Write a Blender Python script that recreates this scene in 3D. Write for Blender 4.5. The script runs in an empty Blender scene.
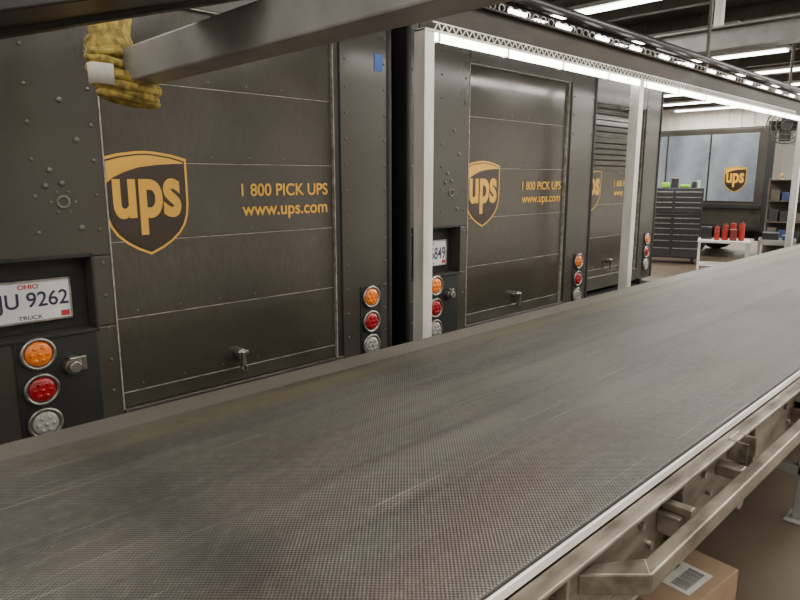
import bpy, bmesh, math, random
from mathutils import Vector, Matrix
random.seed(4)
D=bpy.data; C=bpy.context
# ------------------------------------------------------------ materials
def new_mat(name):
    m=D.materials.new(name); m.use_nodes=True
    nt=m.node_tree; b=nt.nodes['Principled BSDF']
    return m,nt,b
def pm(name,c1,c2=None,scale=(4,4,4),rough=.5,metal=0,bump=0,rough2=None,lo=.35,hi=.7,detail=6,nscale=1,coat=0,spec=None):
    m,nt,b=new_mat(name)
    b.inputs['Roughness'].default_value=rough; b.inputs['Metallic'].default_value=metal
    if coat: b.inputs['Coat Weight'].default_value=coat; b.inputs['Coat Roughness'].default_value=.12
    if spec is not None: b.inputs['Specular IOR Level'].default_value=spec
    if c2 is None: c2=tuple(x*.8 for x in c1)
    tc=nt.nodes.new('ShaderNodeTexCoord'); mp=nt.nodes.new('ShaderNodeMapping')
    mp.inputs['Scale'].default_value=scale
    n=nt.nodes.new('ShaderNodeTexNoise'); n.inputs['Scale'].default_value=nscale; n.inputs['Detail'].default_value=detail
    r=nt.nodes.new('ShaderNodeMapRange'); r.inputs[1].default_value=lo; r.inputs[2].default_value=hi
    mx=nt.nodes.new('ShaderNodeMix'); mx.data_type='RGBA'
    mx.inputs[6].default_value=(*c1,1); mx.inputs[7].default_value=(*c2,1)
    L=nt.links.new
    L(tc.outputs['Object'],mp.inputs[0]); L(mp.outputs[0],n.inputs['Vector']); L(n.outputs[0],r.inputs[0])
    L(r.outputs[0],mx.inputs[0]); L(mx.outputs[2],b.inputs['Base Color'])
    if rough2 is not None:
        rr=nt.nodes.new('ShaderNodeMapRange'); rr.inputs[3].default_value=rough; rr.inputs[4].default_value=rough2
        L(r.outputs[0],rr.inputs[0]); L(rr.outputs[0],b.inputs['Roughness'])
    if bump:
        bp=nt.nodes.new('ShaderNodeBump'); bp.inputs['Strength'].default_value=bump; bp.inputs['Distance'].default_value=.01
        L(n.outputs[0],bp.inputs['Height']); L(bp.outputs[0],b.inputs['Normal'])
    return m
def emat(name,c,s):
    m,nt,b=new_mat(name); b.inputs['Base Color'].default_value=(*c,1)
    b.inputs['Emission Color'].default_value=(*c,1); b.inputs['Emission Strength'].default_value=s
    return m

def paint_mat(name,dark,dust,rough,streak=.55,vs=.7):
    m,nt,b=new_mat(name); L=nt.links.new; N=nt.nodes.new
    tc=N('ShaderNodeTexCoord')
    def noise(sc,det,lo,hi):
        mp=N('ShaderNodeMapping'); mp.inputs['Scale'].default_value=sc
        n=N('ShaderNodeTexNoise'); n.inputs['Scale'].default_value=1; n.inputs['Detail'].default_value=det
        r=N('ShaderNodeMapRange'); r.inputs[1].default_value=lo; r.inputs[2].default_value=hi
        L(tc.outputs['Object'],mp.inputs[0]); L(mp.outputs[0],n.inputs['Vector']); L(n.outputs[0],r.inputs[0]); return r.outputs[0]
    a=noise((60,10,16),7,.35,.85); c=noise((1.3,2,1.9),6,.3,.7); d=noise((150,150,150),3,.56,.76)
    mu=N('ShaderNodeMath'); mu.operation='MULTIPLY'; L(a,mu.inputs[0]); L(c,mu.inputs[1])
    mv=N('ShaderNodeMath'); mv.operation='MULTIPLY'; L(mu.outputs[0],mv.inputs[0]); mv.inputs[1].default_value=vs
    ad=N('ShaderNodeMath'); ad.operation='MULTIPLY_ADD'; L(c,ad.inputs[0]); ad.inputs[1].default_value=.4; L(mv.outputs[0],ad.inputs[2])
    ae=N('ShaderNodeMath'); ae.operation='MULTIPLY_ADD'; L(d,ae.inputs[0]); ae.inputs[1].default_value=.3; L(ad.outputs[0],ae.inputs[2]); ae.use_clamp=True
    sc=N('ShaderNodeMath'); sc.operation='MULTIPLY'; L(ae.outputs[0],sc.inputs[0]); sc.inputs[1].default_value=streak
    mx=N('ShaderNodeMix'); mx.data_type='RGBA'; mx.inputs[6].default_value=(*dark,1); mx.inputs[7].default_value=(*dust,1)
    L(sc.outputs[0],mx.inputs[0]); L(mx.outputs[2],b.inputs['Base Color'])
    rr=N('ShaderNodeMapRange'); rr.inputs[3].default_value=rough; rr.inputs[4].default_value=rough+.2
    L(ae.outputs[0],rr.inputs[0]); L(rr.outputs[0],b.inputs['Roughness'])
    return m
M={}
M['door']=paint_mat('door_paint',(.042,.036,.028),(.115,.103,.084),.12,.6,.5)
M['body']=paint_mat('body_paint',(.042,.037,.030),(.10,.09,.075),.26,.5,.35)
M['frame']=paint_mat('truck_frame_black',(.009,.009,.009),(.04,.038,.035),.5,.5)
M['gold']=pm('gold_decal',(.74,.40,.05),(.62,.32,.035),(6,6,6),.4)
M['decaldark']=pm('decal_brown',(.028,.017,.011),(.04,.026,.018),(6,6,6),.35)
M['seam']=pm('worn_seam_metal',(.42,.39,.33),(.19,.17,.14),(30,30,30),.5,.2)
M['rivet']=pm('rivet_paint',(.15,.14,.12),(.06,.055,.047),(8,8,8),.4,.3)
M['bezel']=pm('chrome_bezel',(.45,.43,.4),(.25,.23,.2),(20,20,20),.35,.9)
M['amber']=pm('amber_lens',(.9,.22,.012),(.7,.15,.008),(60,60,60),.25,coat=.5)
M['red']=pm('red_lens',(.36,.008,.014),(.26,.006,.009),(60,60,60),.25,coat=.5)
M['clear']=pm('clear_lens',(.36,.345,.32),(.22,.21,.19),(60,60,60),.25,coat=.5)
M['plate']=pm('plate_white',(.66,.66,.68),(.54,.54,.58),(12,12,12),.4)
M['plateblue']=pm('plate_ink',(.02,.02,.05),(.03,.03,.06),(12,12,12),.5)
M['platered']=pm('plate_red',(.45,.03,.03),(.4,.03,.03),(12,12,12),.5)
M['rubber']=pm('tyre_rubber',(.012,.012,.012),(.03,.028,.025),(8,8,8),.8)
M['glass']=pm('dark_glass',(.02,.025,.03),(.03,.035,.04),(1,1,1),.08)
M['steel']=pm('painted_steel',(.36,.35,.335),(.25,.24,.23),(6,6,6),.42,.35,bump=.05,lo=.3)
M['alu']=pm('aluminium_post',(.78,.76,.71),(.57,.55,.5),(10,10,2),.38,.3,lo=.4)
M['worn']=pm('worn_galvanised',(.30,.26,.205),(.09,.072,.053),(5,14,14),.42,.55,bump=.12,lo=.36,hi=.66)
M['rim']=pm('bright_edge',(.88,.87,.83),(.62,.6,.56),(3,20,20),.35,.2)
M['black']=pm('black_steel',(.012,.012,.012),(.022,.02,.019),(4,4,4),.4,.1)
M['rust']=pm('rusty_channel',(.030,.023,.017),(.055,.04,.028),(3,12,12),.6,.2)
M['yellow']=pm('yellow_webbing',(.50,.37,.08),(.22,.16,.045),(45,45,45),.85,bump=.6,lo=.4,hi=.6)
M['label']=pm('paper_label',(.64,.61,.54),(.45,.43,.38),(19,19,19),.6)
M['card']=pm('cardboard',(.30,.20,.12),(.24,.155,.09),(5,5,30),.85)
M['blue']=pm('blue_tape',(.03,.14,.5),(.02,.1,.4),(9,9,9),.5)
M['ceil']=pm('ceiling_deck',(.035,.029,.023),(.05,.042,.034),(.7,3,1),.85)
M['joist']=pm('joist_steel',(.12,.10,.08),(.08,.065,.05),(3,3,3),.6,.2)
M['wood']=pm('brown_beam',(.09,.055,.03),(.06,.04,.025),(3,3,3),.7)
M['tube']=emat('fluorescent_tube',(1,.98,.94),12)
M['led']=emat('led_strip',(1,.98,.92),14)
M['conc']=pm('floor_concrete',(.115,.083,.055),(.07,.05,.033),(1.2,1.2,1.2),.5,bump=.1,lo=.3)
M['wall']=pm('wall_paint',(.78,.76,.70),(.66,.64,.58),(1,1,1),.6)
M['tool']=pm('tool_chest_black',(.015,.016,.019),(.03,.03,.033),(3,3,3),.3,coat=.4)
M['hivis']=pm('hivis_fabric',(.30,.65,.05),(.22,.5,.04),(9,9,9),.8)
M['redp']=pm('red_plastic',(.36,.022,.016),(.25,.018,.014),(9,9,9),.45)
M['dimred']=pm('dull_red_plastic',(.16,.02,.016),(.1,.015,.012),(9,9,9),.5)
M['bluebin']=pm('blue_plastic',(.03,.05,.13),(.02,.04,.1),(5,5,5),.4)
M['white']=pm('white_enamel',(.65,.65,.63),(.5,.5,.48),(3,3,3),.45)
M['sideglare']=pm('side_panel_glare',(.22,.25,.29),(.44,.49,.56),(1.3,1.3,1.0),.12,.35,lo=.35,hi=.65)  # pale bluish patches paint reflected glare into the truck side's colour

def belt_mat():
    m,nt,b=new_mat('conveyor_belt_rubber'); L=nt.links.new; N=nt.nodes.new
    tc=N('ShaderNodeTexCoord'); O=tc.outputs['Object']
    sx=N('ShaderNodeSeparateXYZ'); L(O,sx.inputs[0])
    def math_(op,a,b_=None,c_=None,clamp=False):
        n=N('ShaderNodeMath'); n.operation=op; n.use_clamp=clamp
        for i,v in enumerate((a,b_,c_)):
            if v is None: continue
            if isinstance(v,(int,float)): n.inputs[i].default_value=v
            else: L(v,n.inputs[i])
        return n.outputs[0]
    def noise(sc,det,lo,hi,rough=.5,rot=0):
        mp=N('ShaderNodeMapping'); mp.inputs['Scale'].default_value=sc; mp.inputs['Rotation'].default_value=(0,0,rot)
        n=N('ShaderNodeTexNoise'); n.inputs['Scale'].default_value=1; n.inputs['Detail'].default_value=det; n.inputs['Roughness'].default_value=rough
        r=N('ShaderNodeMapRange'); r.inputs[1].default_value=lo; r.inputs[2].default_value=hi
        L(O,mp.inputs[0]); L(mp.outputs[0],n.inputs['Vector']); L(n.outputs[0],r.inputs[0]); return r.outputs[0]
    def mix(f,a,b_):
        n=N('ShaderNodeMix'); n.data_type='RGBA'
        if isinstance(f,(int,float)): n.inputs[0].default_value=f
        else: L(f,n.inputs[0])
        for i,v in ((6,a),(7,b_)):
            if isinstance(v,tuple): n.inputs[i].default_value=(*v,1)
            else: L(v,n.inputs[i])
        return n.outputs[2]
    k=2*math.pi/.0115
    a=math_('SINE',math_('MULTIPLY',sx.outputs[0],k)); c=math_('SINE',math_('MULTIPLY',sx.outputs[1],k))
    w=math_('MULTIPLY_ADD',math_('MULTIPLY',a,c),.5,.5)
    base=mix(noise((1.0,2.4,1),7,.33,.67),(.050,.045,.038),(.092,.085,.074))
    base=mix(math_('MULTIPLY',noise((.8,7,1),7,.45,.72),.55),base,(.14,.13,.115))
    base=mix(math_('MULTIPLY',noise((.5,16,1),5,.52,.72),.5),base,(.026,.023,.020))
    base=mix(math_('MULTIPLY',noise((30,30,1),5,.48,.72,.65),.4),base,(.17,.158,.138))
    for rot,th,st in ((0,.70,.6),(.12,.72,.6),(-.2,.735,.5)):
        base=mix(math_('MULTIPLY',noise((1.4,130,1),2,th,th+.025,.5,rot),st),base,(.32,.30,.265))
    by=N('ShaderNodeMapRange'); L(math_('ABSOLUTE',math_('SUBTRACT',sx.outputs[1],1.95)),by.inputs[0]); by.inputs[1].default_value=.09; by.inputs[2].default_value=.02
    base=mix(math_('MULTIPLY',math_('MULTIPLY',by.outputs[0],noise((1.2,4,1),3,.25,.55)),.5),base,(.15,.135,.055))
    ry=N('ShaderNodeMapRange'); L(math_('ABSOLUTE',math_('SUBTRACT',sx.outputs[1],.85)),ry.inputs[0]); ry.inputs[1].default_value=.25; ry.inputs[2].default_value=.05
    base=mix(math_('MULTIPLY',math_('MULTIPLY',ry.outputs[0],noise((.8,3,1),3,.4,.65)),.35),base,(.11,.045,.03))
    ey=N('ShaderNodeMapRange'); L(sx.outputs[1],ey.inputs[0]); ey.inputs[1].default_value=2.03; ey.inputs[2].default_value=2.035
    base=mix(math_('MULTIPLY',ey.outputs[0],.7),base,(.19,.172,.138))
    dk=math_('MULTIPLY_ADD',w,1.0,.42)
    n=N('ShaderNodeMix'); n.data_type='RGBA'; n.blend_type='MULTIPLY'; n.inputs[0].default_value=1
    L(base,n.inputs[6]); cc=N('ShaderNodeCombineColor'); [L(dk,cc.inputs[i]) for i in range(3)]; L(cc.outputs[0],n.inputs[7])
    L(n.outputs[2],b.inputs['Base Color'])
    b.inputs['Roughness'].default_value=.48
    bp=N('ShaderNodeBump'); bp.inputs['Strength'].default_value=.7; bp.inputs['Distance'].default_value=.003
    L(w,bp.inputs['Height']); L(bp.outputs[0],b.inputs['Normal'])
    return m
M['belt']=belt_mat()

# ------------------------------------------------------------ geometry helpers
def empty(name,loc=(0,0,0),rz=0):
    e=D.objects.new(name,None); C.collection.objects.link(e); e.location=loc; e.rotation_euler=(0,0,rz); e.empty_display_size=.2
    return e
class G:
    def __init__(s,name,mat,parent=None,bevel=0,seg=2,smooth=False):
        s.n=name;s.m=mat;s.p=parent;s.b=bm=bmesh.new();s.bev=bevel;s.seg=seg;s.smooth=smooth
    def box(s,x0,x1,y0,y1,z0,z1,M4=None):
        vs=[Vector((x,y,z)) for x in(x0,x1) for y in(y0,y1) for z in(z0,z1)]
        if M4 is not None: vs=[M4@v for v in vs]
        v=[s.b.verts.new(c) for c in vs]
        for f in ((0,1,3,2),(4,6,7,5),(0,4,5,1),(2,3,7,6),(0,2,6,4),(1,5,7,3)): s.b.faces.new([v[i] for i in f])
        return s
    def cyl(s,p,ax,r,h,n=24,r2=None):
        ax=Vector(ax).normalized(); q=ax.to_track_quat('Z','Y').to_matrix().to_4x4(); q.translation=Vector(p)
        bmesh.ops.create_cone(s.b,cap_ends=True,segments=n,radius1=r,radius2=r if r2 is None else r2,depth=h,matrix=q); return s
    def ring(s,p,ax,R,r,n=28,m=8):
        ax=Vector(ax).normalized(); q=ax.to_track_quat('Z','Y').to_matrix().to_4x4(); q.translation=Vector(p)
        g=[[s.b.verts.new(q@Vector(((R+r*math.cos(b*2*math.pi/m))*math.cos(a*2*math.pi/n),(R+r*math.cos(b*2*math.pi/m))*math.sin(a*2*math.pi/n),r*math.sin(b*2*math.pi/m)))) for b in range(m)] for a in range(n)]
        for a in range(n):
            for b in range(m): s.b.faces.new((g[a][b],g[(a+1)%n][b],g[(a+1)%n][(b+1)%m],g[a][(b+1)%m]))
        return s
    def dome(s,p,ax,r,flat=.5,seg=8):
        ax=Vector(ax).normalized(); q=ax.to_track_quat('Z','Y').to_matrix().to_4x4(); q.translation=Vector(p)
        bmesh.ops.create_uvsphere(s.b,u_segments=seg,v_segments=max(4,seg//2),radius=r,matrix=q@Matrix.Diagonal((1,1,flat,1))); return s
    def poly(s,pts,y0,y1):
        a=[s.b.verts.new((x,y0,z)) for x,z in pts]; b=[s.b.verts.new((x,y1,z)) for x,z in pts]
        s.b.faces.new(a); s.b.faces.new(b[::-1]); n=len(pts)
        for i in range(n): s.b.faces.new((a[i],b[i],b[(i+1)%n],a[(i+1)%n]))
        return s
    def prism_x(s,pts,x0,x1):
        a=[s.b.verts.new((x0,y,z)) for y,z in pts]; b=[s.b.verts.new((x1,y,z)) for y,z in pts]
        s.b.faces.new(a); s.b.faces.new(b[::-1]); n=len(pts)
        for i in range(n): s.b.faces.new((a[i],b[i],b[(i+1)%n],a[(i+1)%n]))
        return s
    def prism_z(s,pts,z0,z1):
        a=[s.b.verts.new((x,y,z0)) for x,y in pts]; b=[s.b.verts.new((x,y,z1)) for x,y in pts]
        s.b.faces.new(a); s.b.faces.new(b[::-1]); n=len(pts)
        for i in range(n): s.b.faces.new((a[i],b[i],b[(i+1)%n],a[(i+1)%n]))
        return s
    def done(s):
        bmesh.ops.recalc_face_normals(s.b,faces=s.b.faces)
        me=D.meshes.new(s.n); s.b.to_mesh(me); s.b.free(); me.materials.append(s.m)
        o=D.objects.new(s.n,me); C.collection.objects.link(o)
        if s.p: o.parent=s.p
        if s.bev:
            md=o.modifiers.new('bevel','BEVEL'); md.width=s.bev; md.segments=s.seg; md.limit_method='ANGLE'
        if s.smooth:
            for f in me.polygons: f.use_smooth=True
        return o
def text(s,parent,mat,cx,cz,w,h,y,name,bold=0,M4=None):
    cu=D.curves.new('t','FONT'); cu.body=s; cu.extrude=.0; cu.offset=bold; cu.size=1
    o=D.objects.new('t',cu); C.collection.objects.link(o)
    C.view_layer.update(); dg=C.evaluated_depsgraph_get()
    me=D.meshes.new_from_object(o.evaluated_get(dg)); D.objects.remove(o); D.curves.remove(cu)
    xs=[v.co.x for v in me.vertices]; ys=[v.co.y for v in me.vertices]
    x0,x1,y0,y1=min(xs),max(xs),min(ys),max(ys)
    for v in me.vertices:
        c=Vector((cx+((v.co.x-x0)/(x1-x0)-.5)*w, y, cz+((v.co.y-y0)/(y1-y0)-.5)*h))
        v.co = M4@c if M4 is not None else c
    me.materials.clear(); me.materials.append(mat); me.name=name
    t=D.objects.new(name,me); C.collection.objects.link(t); t.parent=parent
    return t

SH=[(-.47,.43),(-.3,.47),(-.1,.495),(0,.5),(.1,.495),(.3,.47),(.47,.43)]
def curve_side():
    return [(.47,.43),(.472,.2),(.47,-.02),(.455,-.13),(.42,-.22),(.36,-.3),(.26,-.38),(.14,-.445),(0,-.5)]
def shield(parent,cx,cz,w,h,y,M4=None):
    right=curve_side(); out=SH[:-1]+right+[(-x,z) for x,z in right[::-1][1:-1]]
    def put(pts,mat,yy,name):
        g=G(name,mat,parent)
        g.poly([(cx+x*w/.944,cz+z*h) for x,z in pts],yy,yy+.0015)
        if M4 is not None: bmesh.ops.transform(g.b,matrix=M4,verts=g.b.verts)
        g.done()
    put(out,M['gold'],y,'shield_border')
    put([(x*.945,z*.95) for x,z in out],M['decaldark'],y-.001,'shield_keyline')
    put([(x*.91,z*.92) for x,z in out],M['gold'],y-.002,'shield_swoosh')
    rr=[(x*.91,z*.92) for x,z in right[2:]]
    fld=[(-.428,.20),(-.36,.25),(-.24,.30),(-.08,.345),(.12,.37),(.30,.38),(.43,.385),(.43,.2)]+rr+[(-x,z) for x,z in rr[::-1][1:]]
    put(fld,M['decaldark'],y-.003,'shield_field')
    text('ups',parent,M['gold'],cx,cz-.03*h,w*.80,h*.54,y-.0045,'shield_letters',bold=.03,M4=M4)

def package_car(loc,rz=0,plate='',slats=False,side_logo=False,tape=False):
    P=empty('package_car',loc,rz)
    W=2.2; dl,dr=.57,1.785; zt=2.48; zb=.74; zr=2.82
    g=G('body_shell',M['body'],P,.05,3); g.box(0.005,W-.005,.09,5.2,.62,zr); g.done()
    g=G('hood',M['body'],P,.08,3); g.prism_x([(5.15,.55),(6.25,.6),(6.3,1.15),(6.1,1.3),(5.15,1.5)],.2,2.0); g.done()
    g=G('windshield',M['glass'],P,.02); g.box(.2,2.0,5.19,5.22,1.55,2.4); g.done()
    g=G('headlights',M['clear'],P); g.cyl((.45,6.29,.95),(0,1,0),.1,.06); g.cyl((1.75,6.29,.95),(0,1,0),.1,.06); g.done()
    g=G('rear_pillars',M['body'],P,.006,2)
    g.box(0,dl,0,.1,1.43,zr); g.box(0,dl,0,.1,.6,1.13); g.box(0,.05,0,.1,1.13,1.43); g.box(.48,dl,0,.1,1.13,1.43)
    g.box(dr+.045,W,0,.1,.6,zr); g.box(dl,dr+.045,0,.1,zt,zr); g.box(dl,dr+.045,0,.1,.6,zb); g.done()
    g=G('corner_caps',M['frame'],P,.02,3); g.box(-.012,.03,-.012,.13,.6,zr+.01); g.box(W-.03,W+.012,-.012,.13,.6,zr+.01); g.done()
    g=G('door_track',M['frame'],P,.004); g.box(dr,dr+.045,.01,.1,zb,zt); g.done()
    g=G('door_trim',M['seam'],P,.001); g.box(dl-.004,dl+.002,-.003,.02,zb,zt); g.box(dr-.004,dr+.001,.0,.03,zb,zt); g.box(dl,dr,-.002,.02,zt-.004,zt+.002); g.done()
    zs=[zb,.81,1.145,1.48,1.815,2.15,zt]
    g=G('door_panels',M['door'],P,.003,2)
    for i in range(6):
        if slats and i>=4:
            z=zs[i]
            while z<zs[i+1]-.03: g.box(dl+.004,dr-.004,.012,.05,z+.004,z+.052); z+=.056
        else: g.box(dl+.004,dr-.004,.02,.05,zs[i]+.001,zs[i+1]-.001)
    g.done()
    g=G('door_back',M['frame'],P); g.box(dl,dr,.05,.09,zb,zt); g.done()
    g=G('door_seams',M['seam'],P)
    for z in zs[1:-1]: g.box(dl+.006,dr-.006,.0185,.03,z-.0022,z+.0008)
    g.done()
    g=G('rivets',M['rivet'],P)
    for x in (.035,.3,.53,dr+.08,W-.045):
        z=.7
        while z<zr-.05:
            if not (.04<x<.5 and 1.1<z<1.45) and not (x in(.3,) and z<1.45): g.dome((x,-.001,z),(0,1,0),.0085,.6)
            z+=.14
    for x in [dl+.1+i*.2 for i in range(6)]:
        g.dome((x,0,zt+.05),(0,1,0),.008,.6)
        for z in zs[1:-1]:
            g.dome((x,.02,z+.03),(0,1,0),.0045,.5)
    for x,z in ((.34,1.72),(.4,1.73),(.36,1.78),(.42,2.05),(.2,2.3),(.47,1.9),(.12,2.1),(.46,1.55)): g.dome((x,0,z),(0,1,0),.014,.6)
    g.ring((.40,0,1.655),(0,1,0),.022,.006)
    for a in range(6): g.dome((.40+.045*math.cos(a*1.047),0,1.655+.045*math.sin(a*1.047)),(0,1,0),.007,.6)
    g.done()
    g=G('plate_recess',M['frame'],P,.003); g.box(.05,.48,.075,.1,1.13,1.43)
    g.box(.04,.49,-.012,.0,1.43,1.445); g.box(.04,.49,-.012,.0,1.115,1.13); g.box(.48,.492,-.012,.0,1.115,1.445); g.box(.038,.05,-.012,.0,1.115,1.445); g.done()
    g=G('license_plate',M['plate'],P,.004); g.box(.10,.405,.045,.05,1.185,1.345); g.done()
    g=G('plate_frame',M['bezel'],P)
    for a in ((.097,.408,1.18,1.185),(.097,.408,1.345,1.35),(.097,.101,1.18,1.35),(.404,.408,1.18,1.35)): g.box(a[0],a[1],.038,.052,a[2],a[3])
    g.done()
    if plate:
        text(plate,P,M['plateblue'],.252,1.262,.29,.080,.0435,'plate_number',bold=.012)
        text('OHIO',P,M['platered'],.252,1.325,.075,.02,.0435,'plate_state',bold=.02)
        text('TRUCK',P,M['plateblue'],.252,1.2,.09,.016,.0435,'plate_class',bold=.01)
        g=G('validation_sticker',M['platered'],P); g.box(.365,.398,.0435,.0445,1.192,1.214); g.done()
    g=G('lamp_mounts',M['frame'],P,.008); g.box(.165,.48,-.006,.0,.64,1.12); g.box(1.955,2.12,-.006,.0,.64,1.13); g.done()
    bz=G('lamp_bezels',M['bezel'],P,smooth=True); sets={'amber':G('amber_lamps',M['amber'],P,smooth=True),'red':G('red_lamps',M['red'],P,smooth=True),'clear':G('reverse_lamps',M['clear'],P,smooth=True)}
    sk=G('lamp_gaskets',M['rubber'],P)
    for x in (.25,2.035):
        for k,z in (('amber',1.06),('red',.912),('clear',.768)):
            bz.ring((x,-.012,z),(0,1,0),.06,.008); sk.cyl((x,-.005,z),(0,1,0),.06,.014)
            sets[k].dome((x,-.012,z),(0,1,0),.051,.28,20)
            for a in range(6): sets[k].dome((x+.028*math.cos(a*1.047),-.0235,z+.028*math.sin(a*1.047)),(0,1,0),.010,.4)
            sets[k].dome((x,-.026,z),(0,1,0),.010,.4)
    for q in [bz,sk,*sets.values()]: q.done()
    g=G('trailer_socket',M['bezel'],P,.003); g.cyl((.37,-.02,.99),(0,1,0),.034,.035); g.cyl((.37,-.045,.99),(0,1,0),.024,.03); g.box(.35,.39,-.05,-.01,1.015,1.03); g.box(.4,.43,-.01,0,.96,1.02); g.done()
    g=G('door_latch',M['bezel'],P,.003); g.cyl((1.155,.0,.885),(0,1,0),.026,.05); g.box(1.145,1.165,-.045,-.02,.81,.90); g.box(1.125,1.185,-.035,-.022,.885,.903); g.cyl((1.155,-.03,.815),(0,1,0),.016,.03)
    g.done()
    g=G('bumper',M['frame'],P,.01); g.box(.05,W-.05,-.14,.06,.44,.56); g.box(.3,.36,-.05,.3,.4,.62); g.box(1.84,1.9,-.05,.3,.4,.62); g.done()
    g=G('chassis_rails',M['frame'],P,.01); g.box(.6,.7,.1,6.0,.42,.62); g.box(1.5,1.6,.1,6.0,.42,.62); g.box(.2,2,1.62,1.7,.36,.44); g.box(.2,2,5.3,5.38,.36,.44); g.done()
    g=G('tyres',M['rubber'],P,.03,3); h=G('wheel_hubs',M['bezel'],P,.01)
    for y in (1.66,5.34):
        for x in (.17,2.03):
            g.cyl((x,y,.4),(1,0,0),.4,.25,36); h.cyl((x,y,.4),(1,0,0),.2,.27,24)
    g.done(); h.done()
    shield(P,.75,1.64,.376,.45,.0165)
    text('1 800 PICK UPS',P,M['gold'],1.480,1.692,.53,.062,.0165,'phone_lettering',bold=.016)
    text('www.ups.com',P,M['gold'],1.478,1.578,.525,.066,.0165,'web_lettering',bold=.016)
    if side_logo:
        R=Matrix.Rotation(-math.pi/2,4,'Z')
        shield(P,-.70,1.72,.45,.55,-.014,M4=R)
        g=G('side_glare_panels',M['sideglare'],P,.01,2)  # thin added sheets carrying the painted glare on the truck's side
        for a,b in ((.30,1.25),(1.29,2.2),(2.24,3.2),(3.24,5.1)): g.box(-.008,.0,a,b,1.25,2.68)
        g.done()
        g=G('side_rail',M['frame'],P,.004); g.box(-.03,.0,.15,5.1,1.1,1.18); g.box(-.02,.0,.15,5.1,.66,.74); g.done()
    if tape:
        g=G('blue_tape',M['blue'],P); g.box(2.08,2.14,-.004,-.0005,2.34,2.43); g.done()
    return P
YT=2.78
package_car((.45,YT,0),plate='PJU 9262',tape=True)
package_car((2.80,YT,0),plate='PKB 6849')
package_car((5.18,YT+.5,0),plate='PHN 2207',slats=True)
package_car((15.0,4.25,0),plate='PHR 4471',side_logo=True)

# ------------------------------------------------------------ conveyor
BZ=.95; BX0,BX1=-2.5,13.0; YN,YF=.665,2.17
P=empty('belt_conveyor')
g=G('belt',M['belt'],P,.006,2); g.box(BX0,BX1,YN+.018,YF,BZ-.012,BZ); g.done()
g=G('return_belt',M['belt'],P,.006,2); g.box(BX0,BX1,YN+.05,YF-.05,BZ-.36,BZ-.35); g.done()
g=G('slider_bed',M['worn'],P); g.box(BX0,BX1,YN+.01,YF-.01,BZ-.03,BZ-.0125); g.done()
g=G('belt_edge_strip',M['rim'],P,.002); g.box(BX0,BX1,YN-.002,YN+.006,BZ-.02,BZ+.004); g.done()
g=G('edge_gap',M['rubber'],P); g.box(BX0,BX1,YN+.006,YN+.018,BZ-.02,BZ-.004); g.done()
g=G('side_channels',M['worn'],P,.004)
g.box(BX0,BX1,YN-.05,YN-.002,BZ-.034,BZ-.022)
g.box(BX0,BX1,YN-.012,YN-.002,BZ-.24,BZ-.03)
g.box(BX0,BX1,YN-.05,YN-.002,BZ-.25,BZ-.24)
g.box(BX0,BX1,YF-.005,YF+.005,BZ-.24,BZ-.014); g.box(BX0,BX1,YF,YF+.05,BZ-.25,BZ-.24); g.done()
g=G('channel_bolts',M['bezel'],P)
x=-1.0
while x<8:
    g.cyl((x,YN-.017,BZ-.09),(0,1,0),.012,.014,6); g.cyl((x+.06,YN-.017,BZ-.17),(0,1,0),.012,.014,6); x+=.42
g.done()
g=G('channel_stiffeners',M['worn'],P,.002)
x=-.7
while x<9: g.box(x,x+.012,YN-.048,YN-.012,BZ-.24,BZ-.034); x+=.6
g.done()
g=G('legs',M['steel'],P,.004)
for x in (-2.2,.2,3.6,6.0,8.4,10.8,12.8):
    for y in (YN+.02,YF-.09):
        g.box(x,x+.07,y,y+.07,0.012,BZ-.25); g.box(x-.04,x+.11,y-.03,y+.1,0.001,.012)
    g.box(x,x+.05,YN+.05,YF-.06,.25,.3); g.box(x,x+.06,YN,YF-.01,BZ-.29,BZ-.24)
g.done()
g=G('return_rollers',M['bezel'],P)
x=-2
while x<12.8: g.cyl((x,(YN+YF)/2,BZ-.40),(0,1,0),.04,YF-YN-.06,16); x+=1.5
g.done()
g=G('end_pulleys',M['bezel'],P,smooth=False)
for x in (BX0,BX1): g.cyl((x,(YN+YF)/2,BZ-.185),(0,1,0),.165,YF-YN-.06,32)
g.done()
g=G('outboard_rail',M['worn'],P,.005,2)
g.box(1.33,5.2,.535,.575,.812,.862)
g.prism_z([(1.33,.535),(1.385,.575),(1.27,YN-.012),(1.21,YN-.012)],.809,.863)
g.box(5.14,5.2,.575,YN-.012,.815,.862)
for x in (2.05,2.9,3.8,4.6): g.box(x,x+.05,.575,YN-.012,.82,.858)
g.done()
g=G('rail_brackets',M['worn'],P,.004,2)
for x in (2.1,2.95,3.85,4.65):
    g.box(x,x+.008,.578,.64,.862,.93); g.box(x+.075,x+.083,.578,.64,.862,.93); g.box(x,x+.083,.632,.64,.862,.935)
for x in (1.62,): g.box(x,x+.09,.59,YN-.012,.80,.86); g.box(x+.02,x+.05,.57,.65,.862,.885)
g.done()

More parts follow.
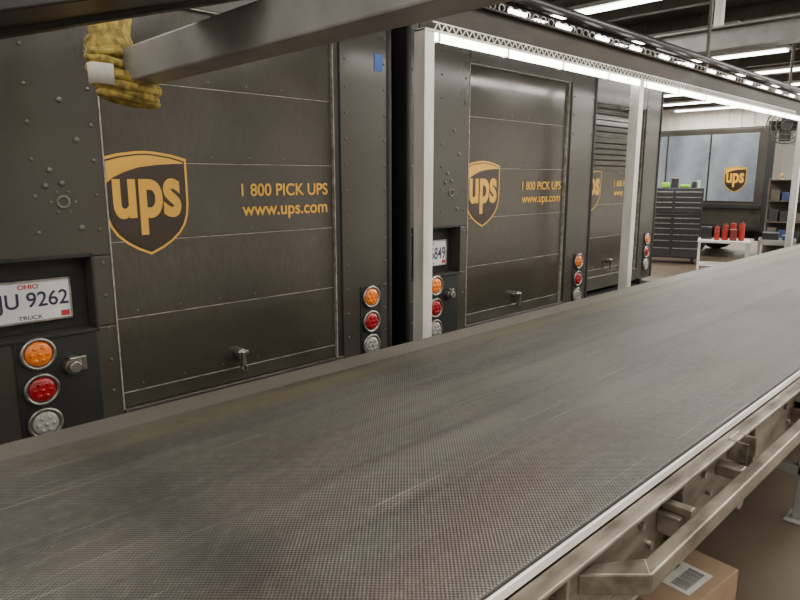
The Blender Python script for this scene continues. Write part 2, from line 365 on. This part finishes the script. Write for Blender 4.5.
# ------------------------------------------------------------ light-rail frame between belt and trucks
P=empty('lighting_gantry')
YB=2.40
g=G('posts',M['alu'],P,.003)
for x in (2.50,4.90,9.45):
    g.box(x,x+.075,YB-.035,YB-.029,.012,2.5); g.box(x,x+.006,YB-.035,YB+.04,.012,2.5); g.box(x+.069,x+.075,YB-.035,YB+.04,.012,2.5)
    g.box(x-.04,x+.115,YB-.07,YB+.08,.001,.012)
g.done()
g=G('lower_rail',M['alu'],P,.003); g.box(2.50,13,YB-.04,YB+.04,2.485,2.50); g.done()
g=G('rail_channel',M['rust'],P,.004); g.box(2.5,13,YB+.0,YB+.012,2.50,2.68); g.box(2.5,13,YB-.035,YB+.035,2.67,2.685); g.done()
g=G('led_tube',M['led'],P,.004); g.box(2.58,12.9,YB-.034,YB-.006,2.448,2.483); g.done()
g=G('lattice_edge',M['alu'],P)
x=2.6
while x<9:
    for sgn in (1,-1):
        g.box(-.022,.022,-.0015,.0015,-.003,.003,Matrix.Translation((x+(0.014 if sgn>0 else -.014),YB-.035,2.518))@Matrix.Rotation(sgn*.95,4,'Y'))
    x+=.056
g.box(2.56,9,YB-.037,YB-.033,2.533,2.539)
g.done()
g=G('led_clips',M['alu'],P)
x=2.6
while x<12.9: g.box(x,x+.015,YB-.04,YB-.0,2.442,2.485); x+=.6
g.done()
g=G('cable_garland',M['alu'],P,smooth=True)
x=2.9
while x<12.9: g.ring((x,YB-.02,2.705),(1,0,.35),.02,.004,12,5); x+=.085
g.done()
g=G('garland_lamps',M['led'],P,smooth=True)
x=3.3
while x<12.9: g.cyl((x,YB-.03,2.70),(1,0,0),.012,.16,10); x+=.5
g.done()
g=G('conduit',M['black'],P,smooth=False); g.cyl((7.7,YB+.0,2.80),(1,0,0),.03,10.6,14); g.cyl((7.7,YB+.09,2.77),(1,0,0),.02,10.6,12); g.done()
g=G('hangers',M['joist'],P)
for x in (2.7,6.3,9.9,12.7): g.box(x,x+.03,YB+.012,YB+.035,2.68,4.5)
g.done()

# ------------------------------------------------------------ overhead cross beam, chute, strap
P=empty('overhead_cross_beam')
g=G('square_tube',M['steel'],P,.006,2); g.box(.84,.94,-1.6,2.1,2.04,2.14); g.done()
g=G('end_plate',M['steel'],P,.003); g.box(.835,.945,2.1,2.108,2.035,2.145); g.done()
g=G('drop_rods',M['joist'],P); g.box(.87,.91,-1.5,-1.46,2.14,4.5); g.box(.87,.91,.2,.24,2.14,4.5); g.done()
P=empty('inclined_chute')
s=.30
def zl(x): return 2.0+(x-.29)*s
YC=1.25
g=G('side_plates',M['black'],P,.004)
for y in (YC,1.6):
    a=[(-.35,zl(-.35)),(1.7,zl(1.7)+.02),(1.7,zl(1.7)+.24),(-.35,zl(-.35)+.22)]
    g.poly(a,y-.012,y)
g.done()
g=G('pan',M['black'],P); a=[(-.35,zl(-.35)+.015),(1.7,zl(1.7)+.03),(1.7,zl(1.7)+.045),(-.35,zl(-.35)+.03)]; g.poly(a,YC,1.588); g.done()
g=G('lower_flange',M['black'],P,.003); a=[(-.35,zl(-.35)),(1.7,zl(1.7)+.02),(1.7,zl(1.7)+.03),(-.35,zl(-.35)+.01)]; g.poly(a,1.6,1.65); g.done()
g=G('chute_hangers',M['joist'],P); g.box(1.5,1.53,1.6,1.63,zl(1.5),4.5); g.box(1.5,1.53,YC-.04,YC-.012,zl(1.5),4.5); g.done()
P=empty('yellow_strap_bundle')
g=G('wound_webbing',M['yellow'],P,smooth=True)
def blob(R,r,c,tilt,ecc=1):
    q0=len(g.b.verts); g.ring((0,0,0),tilt,R,r,36,8); g.b.verts.ensure_lookup_table()
    for i in range(q0,len(g.b.verts)):
        v=g.b.verts[i]; wob=1+.05*math.sin(3*math.atan2(v.co.y,v.co.x)+c[2]*90); v.co=Vector((v.co.x*ecc*wob+c[0],v.co.y*wob+c[1],v.co.z*wob+c[2]))
for i in range(5): blob(.080-.005*abs(i-2),.014,(.862+.006*math.sin(i*3),2.10,1.995+i*.017),(.20+.09*math.sin(i*2.4),-.1+.06*math.cos(i*4),1),1.15)
for i in range(6): blob(.055+.006*math.sin(i*2.3),.013,(.820+.004*i*.3,2.12,2.085+i*.016),(.25*math.sin(i*2),.15*math.cos(i*3),1))
g.cyl((.862,2.1,2.03),(.2,0,1),.078,.065,24); g.cyl((.820,2.12,2.13),(0,0,1),.05,.12,20)
g.done()
g=G('hanging_sleeve',M['yellow'],P,smooth=True)
n=24; prev=None
zz=[2.12,2.15,2.19,2.23,2.27,2.31,2.36,2.5,2.8,3.3,3.9,4.49]; rr_=[.062,.07,.058,.066,.06,.066,.05,.045,.045,.045,.045,.045]
for z,r in zip(zz,rr_):
    cur=[g.b.verts.new((.825+(r+.005*math.sin(5*a*2*math.pi/n+z*30))*math.cos(a*2*math.pi/n),2.12+(r+.005*math.sin(5*a*2*math.pi/n+z*30))*math.sin(a*2*math.pi/n),z)) for a in range(n)]
    if prev:
        for a in range(n): g.b.faces.new((prev[a],prev[(a+1)%n],cur[(a+1)%n],cur[a]))
    prev=cur
g.done()
g=G('paper_tag',M['label'],P,smooth=True)
N_=10; cols=[]
for i in range(N_+1):
    t=math.radians(178+i*5.5)
    cols.append([g.b.verts.new((.862+.113*math.cos(t)*(1.02 if k else 1),2.1+.100*math.sin(t),2.01+.02*math.cos(t)*-1+k*.06)) for k in (0,1)])
for i in range(N_): g.b.faces.new((cols[i][0],cols[i+1][0],cols[i+1][1],cols[i][1]))
o=g.done(); md=o.modifiers.new('thick','SOLIDIFY'); md.thickness=.001

# ------------------------------------------------------------ cardboard box below conveyor
def box_(loc,w,d,h,rz):
    P=empty('cardboard_box',loc,rz)
    g=G('carton',M['card'],P,.004); g.box(-w/2,w/2,-d/2,d/2,0.001,h); g.done()
    g=G('flap_seam',M['wood'],P); g.box(-w/2+.003,w/2-.003,.0685,.0715,h,h+.001); g.done()
    g=G('shipping_label',M['label'],P); g.box(-.08,.1,-.15,.04,h+.001,h+.002); g.done()
    g=G('barcode',M['plateblue'],P)
    x=-.06
    while x<.08:
        wd=random.uniform(.002,.006); g.box(x,x+wd,-.13,-.07,h+.002,h+.0025); x+=wd+random.uniform(.003,.006)
    g.box(-.06,.07,-.04,-.03,h+.002,h+.0025); g.box(-.06,.05,-.01,-.002,h+.002,h+.0025); g.done()
box_((2.24,.87,0),.44,.38,.30,-.1)

# ------------------------------------------------------------ room
X0,X1,Y0,Y1,ZC=-5,25,-7,12,4.5
g=G('floor',M['conc']); g.box(X0,X1,Y0,Y1,-.1,0); g.done()
g=G('ceiling',M['ceil']); g.box(X0,X1,Y0,Y1,ZC,ZC+.1); g.done()
g=G('wall_east',M['wall']); g.box(X1,X1+.1,Y0,Y1,0,ZC)
y=Y0+.1
while y<Y1-.2: g.box(X1-.05,X1,y,y+.14,2.0,ZC); y+=.42
g.done()
g=G('wall_north',M['wall']); g.box(X0,X1,Y1,Y1+.1,0,ZC); g.done()
g=G('wall_south',M['wall']); g.box(X0,X1,Y0-.1,Y0,0,ZC); g.done()
g=G('wall_west',M['wall']); g.box(X0-.1,X0,Y0,Y1,0,ZC); g.done()
P=empty('ceiling_joists')
g=G('joists',M['joist'],P)
x=X0+.8
while x<X1: g.box(x,x+.06,Y0,Y1,ZC-.22,ZC-.002); g.box(x-.04,x+.1,Y0,Y1,ZC-.235,ZC-.22); x+=1.6
g.done()
P=empty('steel_cross_beam')
g=G('i_beam',M['steel'],P,.004); g.box(7.4,7.6,-4,3.45,3.08,3.10); g.box(7.4,7.6,-4,3.45,3.30,3.32); g.box(7.49,7.51,-4,3.45,3.1,3.3); g.done()
g=G('beam_hangers',M['alu'],P,.004); g.box(7.46,7.54,2.75,2.83,3.32,4.5); g.box(7.46,7.54,-2.5,-2.42,3.32,4.5); g.done()

def fixture(x,y,z=4.12,power=60,L_=2.2):
    P=empty('fluorescent_fixture',(x,y,z))
    g=G('housing',M['white'],P,.01); g.box(-.13,.13,-L_/2,L_/2,.0,.06); g.done()
    g=G('tubes',M['tube'],P)
    for dx in (-.07,.07): g.cyl((dx,0,-.025),(0,1,0),.018,L_-.06,12)
    g.done()
    g=G('suspension',M['joist'],P); g.box(-.01,.01,-.5,-.48,.06,ZC-z); g.box(-.01,.01,.48,.5,.06,ZC-z); g.done()
    l=D.lights.new('tube_light','AREA'); l.shape='RECTANGLE'; l.size=.24; l.size_y=L_; l.energy=power; l.color=(1,.955,.87)
    o=D.objects.new('tube_light',l); C.collection.objects.link(o); o.parent=P; o.location=(0,0,-.05)
for x in (-3,-.8,1.4,3.6,5.8,8.8,11.4,14,16.6,19.2,21.6,23.8):  # close spacing added to soften shadows; easternmost row added to brighten the wall
    for y in (-3.6,-.3,5.0,9.0):
        if y==9.0 and x<13: continue
        fixture(x,y,power=(60 if x<5 else (75 if x<8 else 135)))

# ------------------------------------------------------------ workshop background
P=empty('tool_chest',(13.5,5.62,0),math.radians(-65))
g=G('cabinet',M['tool'],P,.01); g.box(-.55,.55,-.25,.25,.12,1.0); g.box(-.55,.55,-.22,.25,1.02,1.55); g.box(-.57,.57,-.27,.27,1.0,1.02); g.done()
g=G('drawers',M['tool'],P,.006); h=G('drawer_pulls',M['bezel'],P,.002)
z=.15
for dz in (.2,.15,.12,.12,.1,.1):
    for a,b in ((-.53,-.01),(.01,.53)): g.box(a,b,-.265,-.25,z,z+dz-.012); h.box(a+.02,b-.02,-.28,-.265,z+dz-.035,z+dz-.022)
    z+=dz+.005
z=1.04
for dz in (.14,.1,.1,.1):
    for a,b in ((-.53,-.01),(.01,.53)): g.box(a,b,-.235,-.22,z,z+dz-.012); h.box(a+.02,b-.02,-.25,-.235,z+dz-.035,z+dz-.022)
    z+=dz+.005
g.done(); h.done()
g=G('casters',M['rubber'],P)
for a in (-.45,.45):
    for b in (-.18,.18): g.cyl((a,b,.06),(1,0,0),.06,.04)
g.done()
g=G('safety_vests',M['hivis'],P,.03,3); g.box(-.25,-.08,-.1,.1,1.551,1.66); g.box(.1,.3,-.12,.08,1.551,1.62); g.done()
g=G('cans_on_top',M['white'],P); g.cyl((.45,0,1.63),(0,0,1),.035,.155); g.cyl((-.4,.05,1.65),(0,0,1),.03,.19); g.done()
g=G('parts_on_top',M['tool'],P,.01); g.box(-.07,.07,-.1,.1,1.551,1.75); g.box(.32,.41,-.1,.1,1.551,1.68); g.done()

P=empty('work_table',(12.2,4.12,0),math.radians(-70))
g=G('table_frame',M['white'],P,.006); g.box(-.42,.42,-.3,.3,.62,.66); g.box(-.40,.40,-.28,.28,.2,.22)
for a in (-.41,.37):
    for b in (-.28,.24): g.box(a,a+.04,b,b+.04,0,.62)
g.done()
P2=empty('parts_bottles',(12.2,4.12,.661),math.radians(-70))
g=G('red_bottles',M['redp'],P2,.005); h=G('bottle_caps',M['dimred'],P2); j=G('red_cases',M['dimred'],P2,.01)
for i in range(8):
    x=-.12+(i%4)*.13; hh=(.16,.27,.2,.3,.22,.17,.29,.24)[i]; yy=-.12+(i//4)*.2
    if i in(2,5): j.box(x-.055,x+.055,yy-.07,yy+.07,0,hh); continue
    g.cyl((x,yy,hh/2),(0,0,1),.045,hh,14); h.cyl((x,yy,hh+.015),(0,0,1),.018,.03,10)
g.done(); h.done(); j.done()
g=G('black_cases',M['tool'],P2,.01); g.box(-.38,-.2,.0,.22,0,.22); g.done()

P=empty('utility_cart',(11.95,3.20,0),math.radians(-75))
g=G('cart_trays',M['steel'],P,.006)
for z in (.22,.66): g.box(-.27,.27,-.25,.25,z,z+.02); g.box(-.27,.27,-.25,-.24,z,z+.09); g.box(-.27,.27,.24,.25,z,z+.09); g.box(-.27,-.26,-.25,.25,z,z+.09); g.box(.26,.27,-.25,.25,z,z+.09)
for a in (-.27,.24):
    for b in (-.25,.22): g.box(a,a+.03,b,b+.03,.1,.75)
g.done()
g=G('cart_casters',M['rubber'],P)
for a in (-.25,.25):
    for b in (-.23,.23): g.cyl((a,b,.05),(1,0,0),.05,.03)
g.done()
g=G('cart_load',M['tool'],P,.01); g.box(-.22,.02,-.15,.15,.68,.86); g.box(-.2,.2,-.15,.15,.24,.4); g.done()
g=G('cart_tub',M['bluebin'],P,.01); g.box(.07,.22,-.15,.1,.68,.82); g.done()

P=empty('steel_shelving',(14.2,3.62,0),math.radians(-75))
g=G('shelf_frame',M['joist'],P,.003)
for z in (.1,.5,.9,1.3,1.7): g.box(-.42,.42,-.25,.25,z,z+.02)
for a in (-.42,.39):
    for b in (-.25,.22): g.box(a,a+.03,b,b+.03,0,1.75)
g.box(-.42,.42,.24,.25,.1,1.7)
g.done()
for nm,mt,k in (('dark_bins','tool',0),('dark_cases','rubber',1),('grey_bins','joist',2),('navy_bins','bluebin',3)):
    g=G(nm,M[mt],P,.01)
    for j,z in enumerate((.12,.52,.92,1.32)):
        i=(k+j*2)%4; hh=.16+.04*((k*3+j*5)%4); g.box(-.37+i*.19,-.21+i*.19,-.2,.15,z+.001,z+hh)
    g.done()

P=empty('wall_fan',(12.5,3.40,2.62),math.radians(-68))
g=G('cage',M['joist'],P,smooth=True)
for r in (.08,.16,.24,.3): g.ring((0,-.08 if r<.3 else -.04,0),(0,1,0),r,.010,32,6)
for a in range(12):
    t=a*math.pi/6; q=Vector((math.cos(t),0,math.sin(t))); g.cyl(q*.18+Vector((0,-.07,0)),q,.005,.24,6)
g.done()
g=G('blades',M['tool'],P,.003)
for a in range(4):
    g.box(.04,.26,-.01,0,-.09,.09,Matrix.Rotation(a*math.pi/2,4,'Y')@Matrix.Rotation(.35,4,'X'))
g.cyl((0,.05,0),(0,1,0),.08,.16,16)
g.done()
g=G('mount',M['joist'],P,.003); g.box(-.02,.02,.1,.14,-.02,1.88); g.done()

# ------------------------------------------------------------ world + camera
w=D.worlds.new('world'); C.scene.world=w; w.use_nodes=True
w.node_tree.nodes['Background'].inputs[0].default_value=(.9,.93,1,1); w.node_tree.nodes['Background'].inputs[1].default_value=.3
cam=D.cameras.new('camera'); cam.sensor_width=36; cam.lens=28.8; cam.clip_start=.02
co=D.objects.new('camera',cam); C.collection.objects.link(co)
co.location=(0,0,1.75); co.rotation_euler=(math.radians(79.2),0,math.radians(-44.5))
C.scene.camera=co
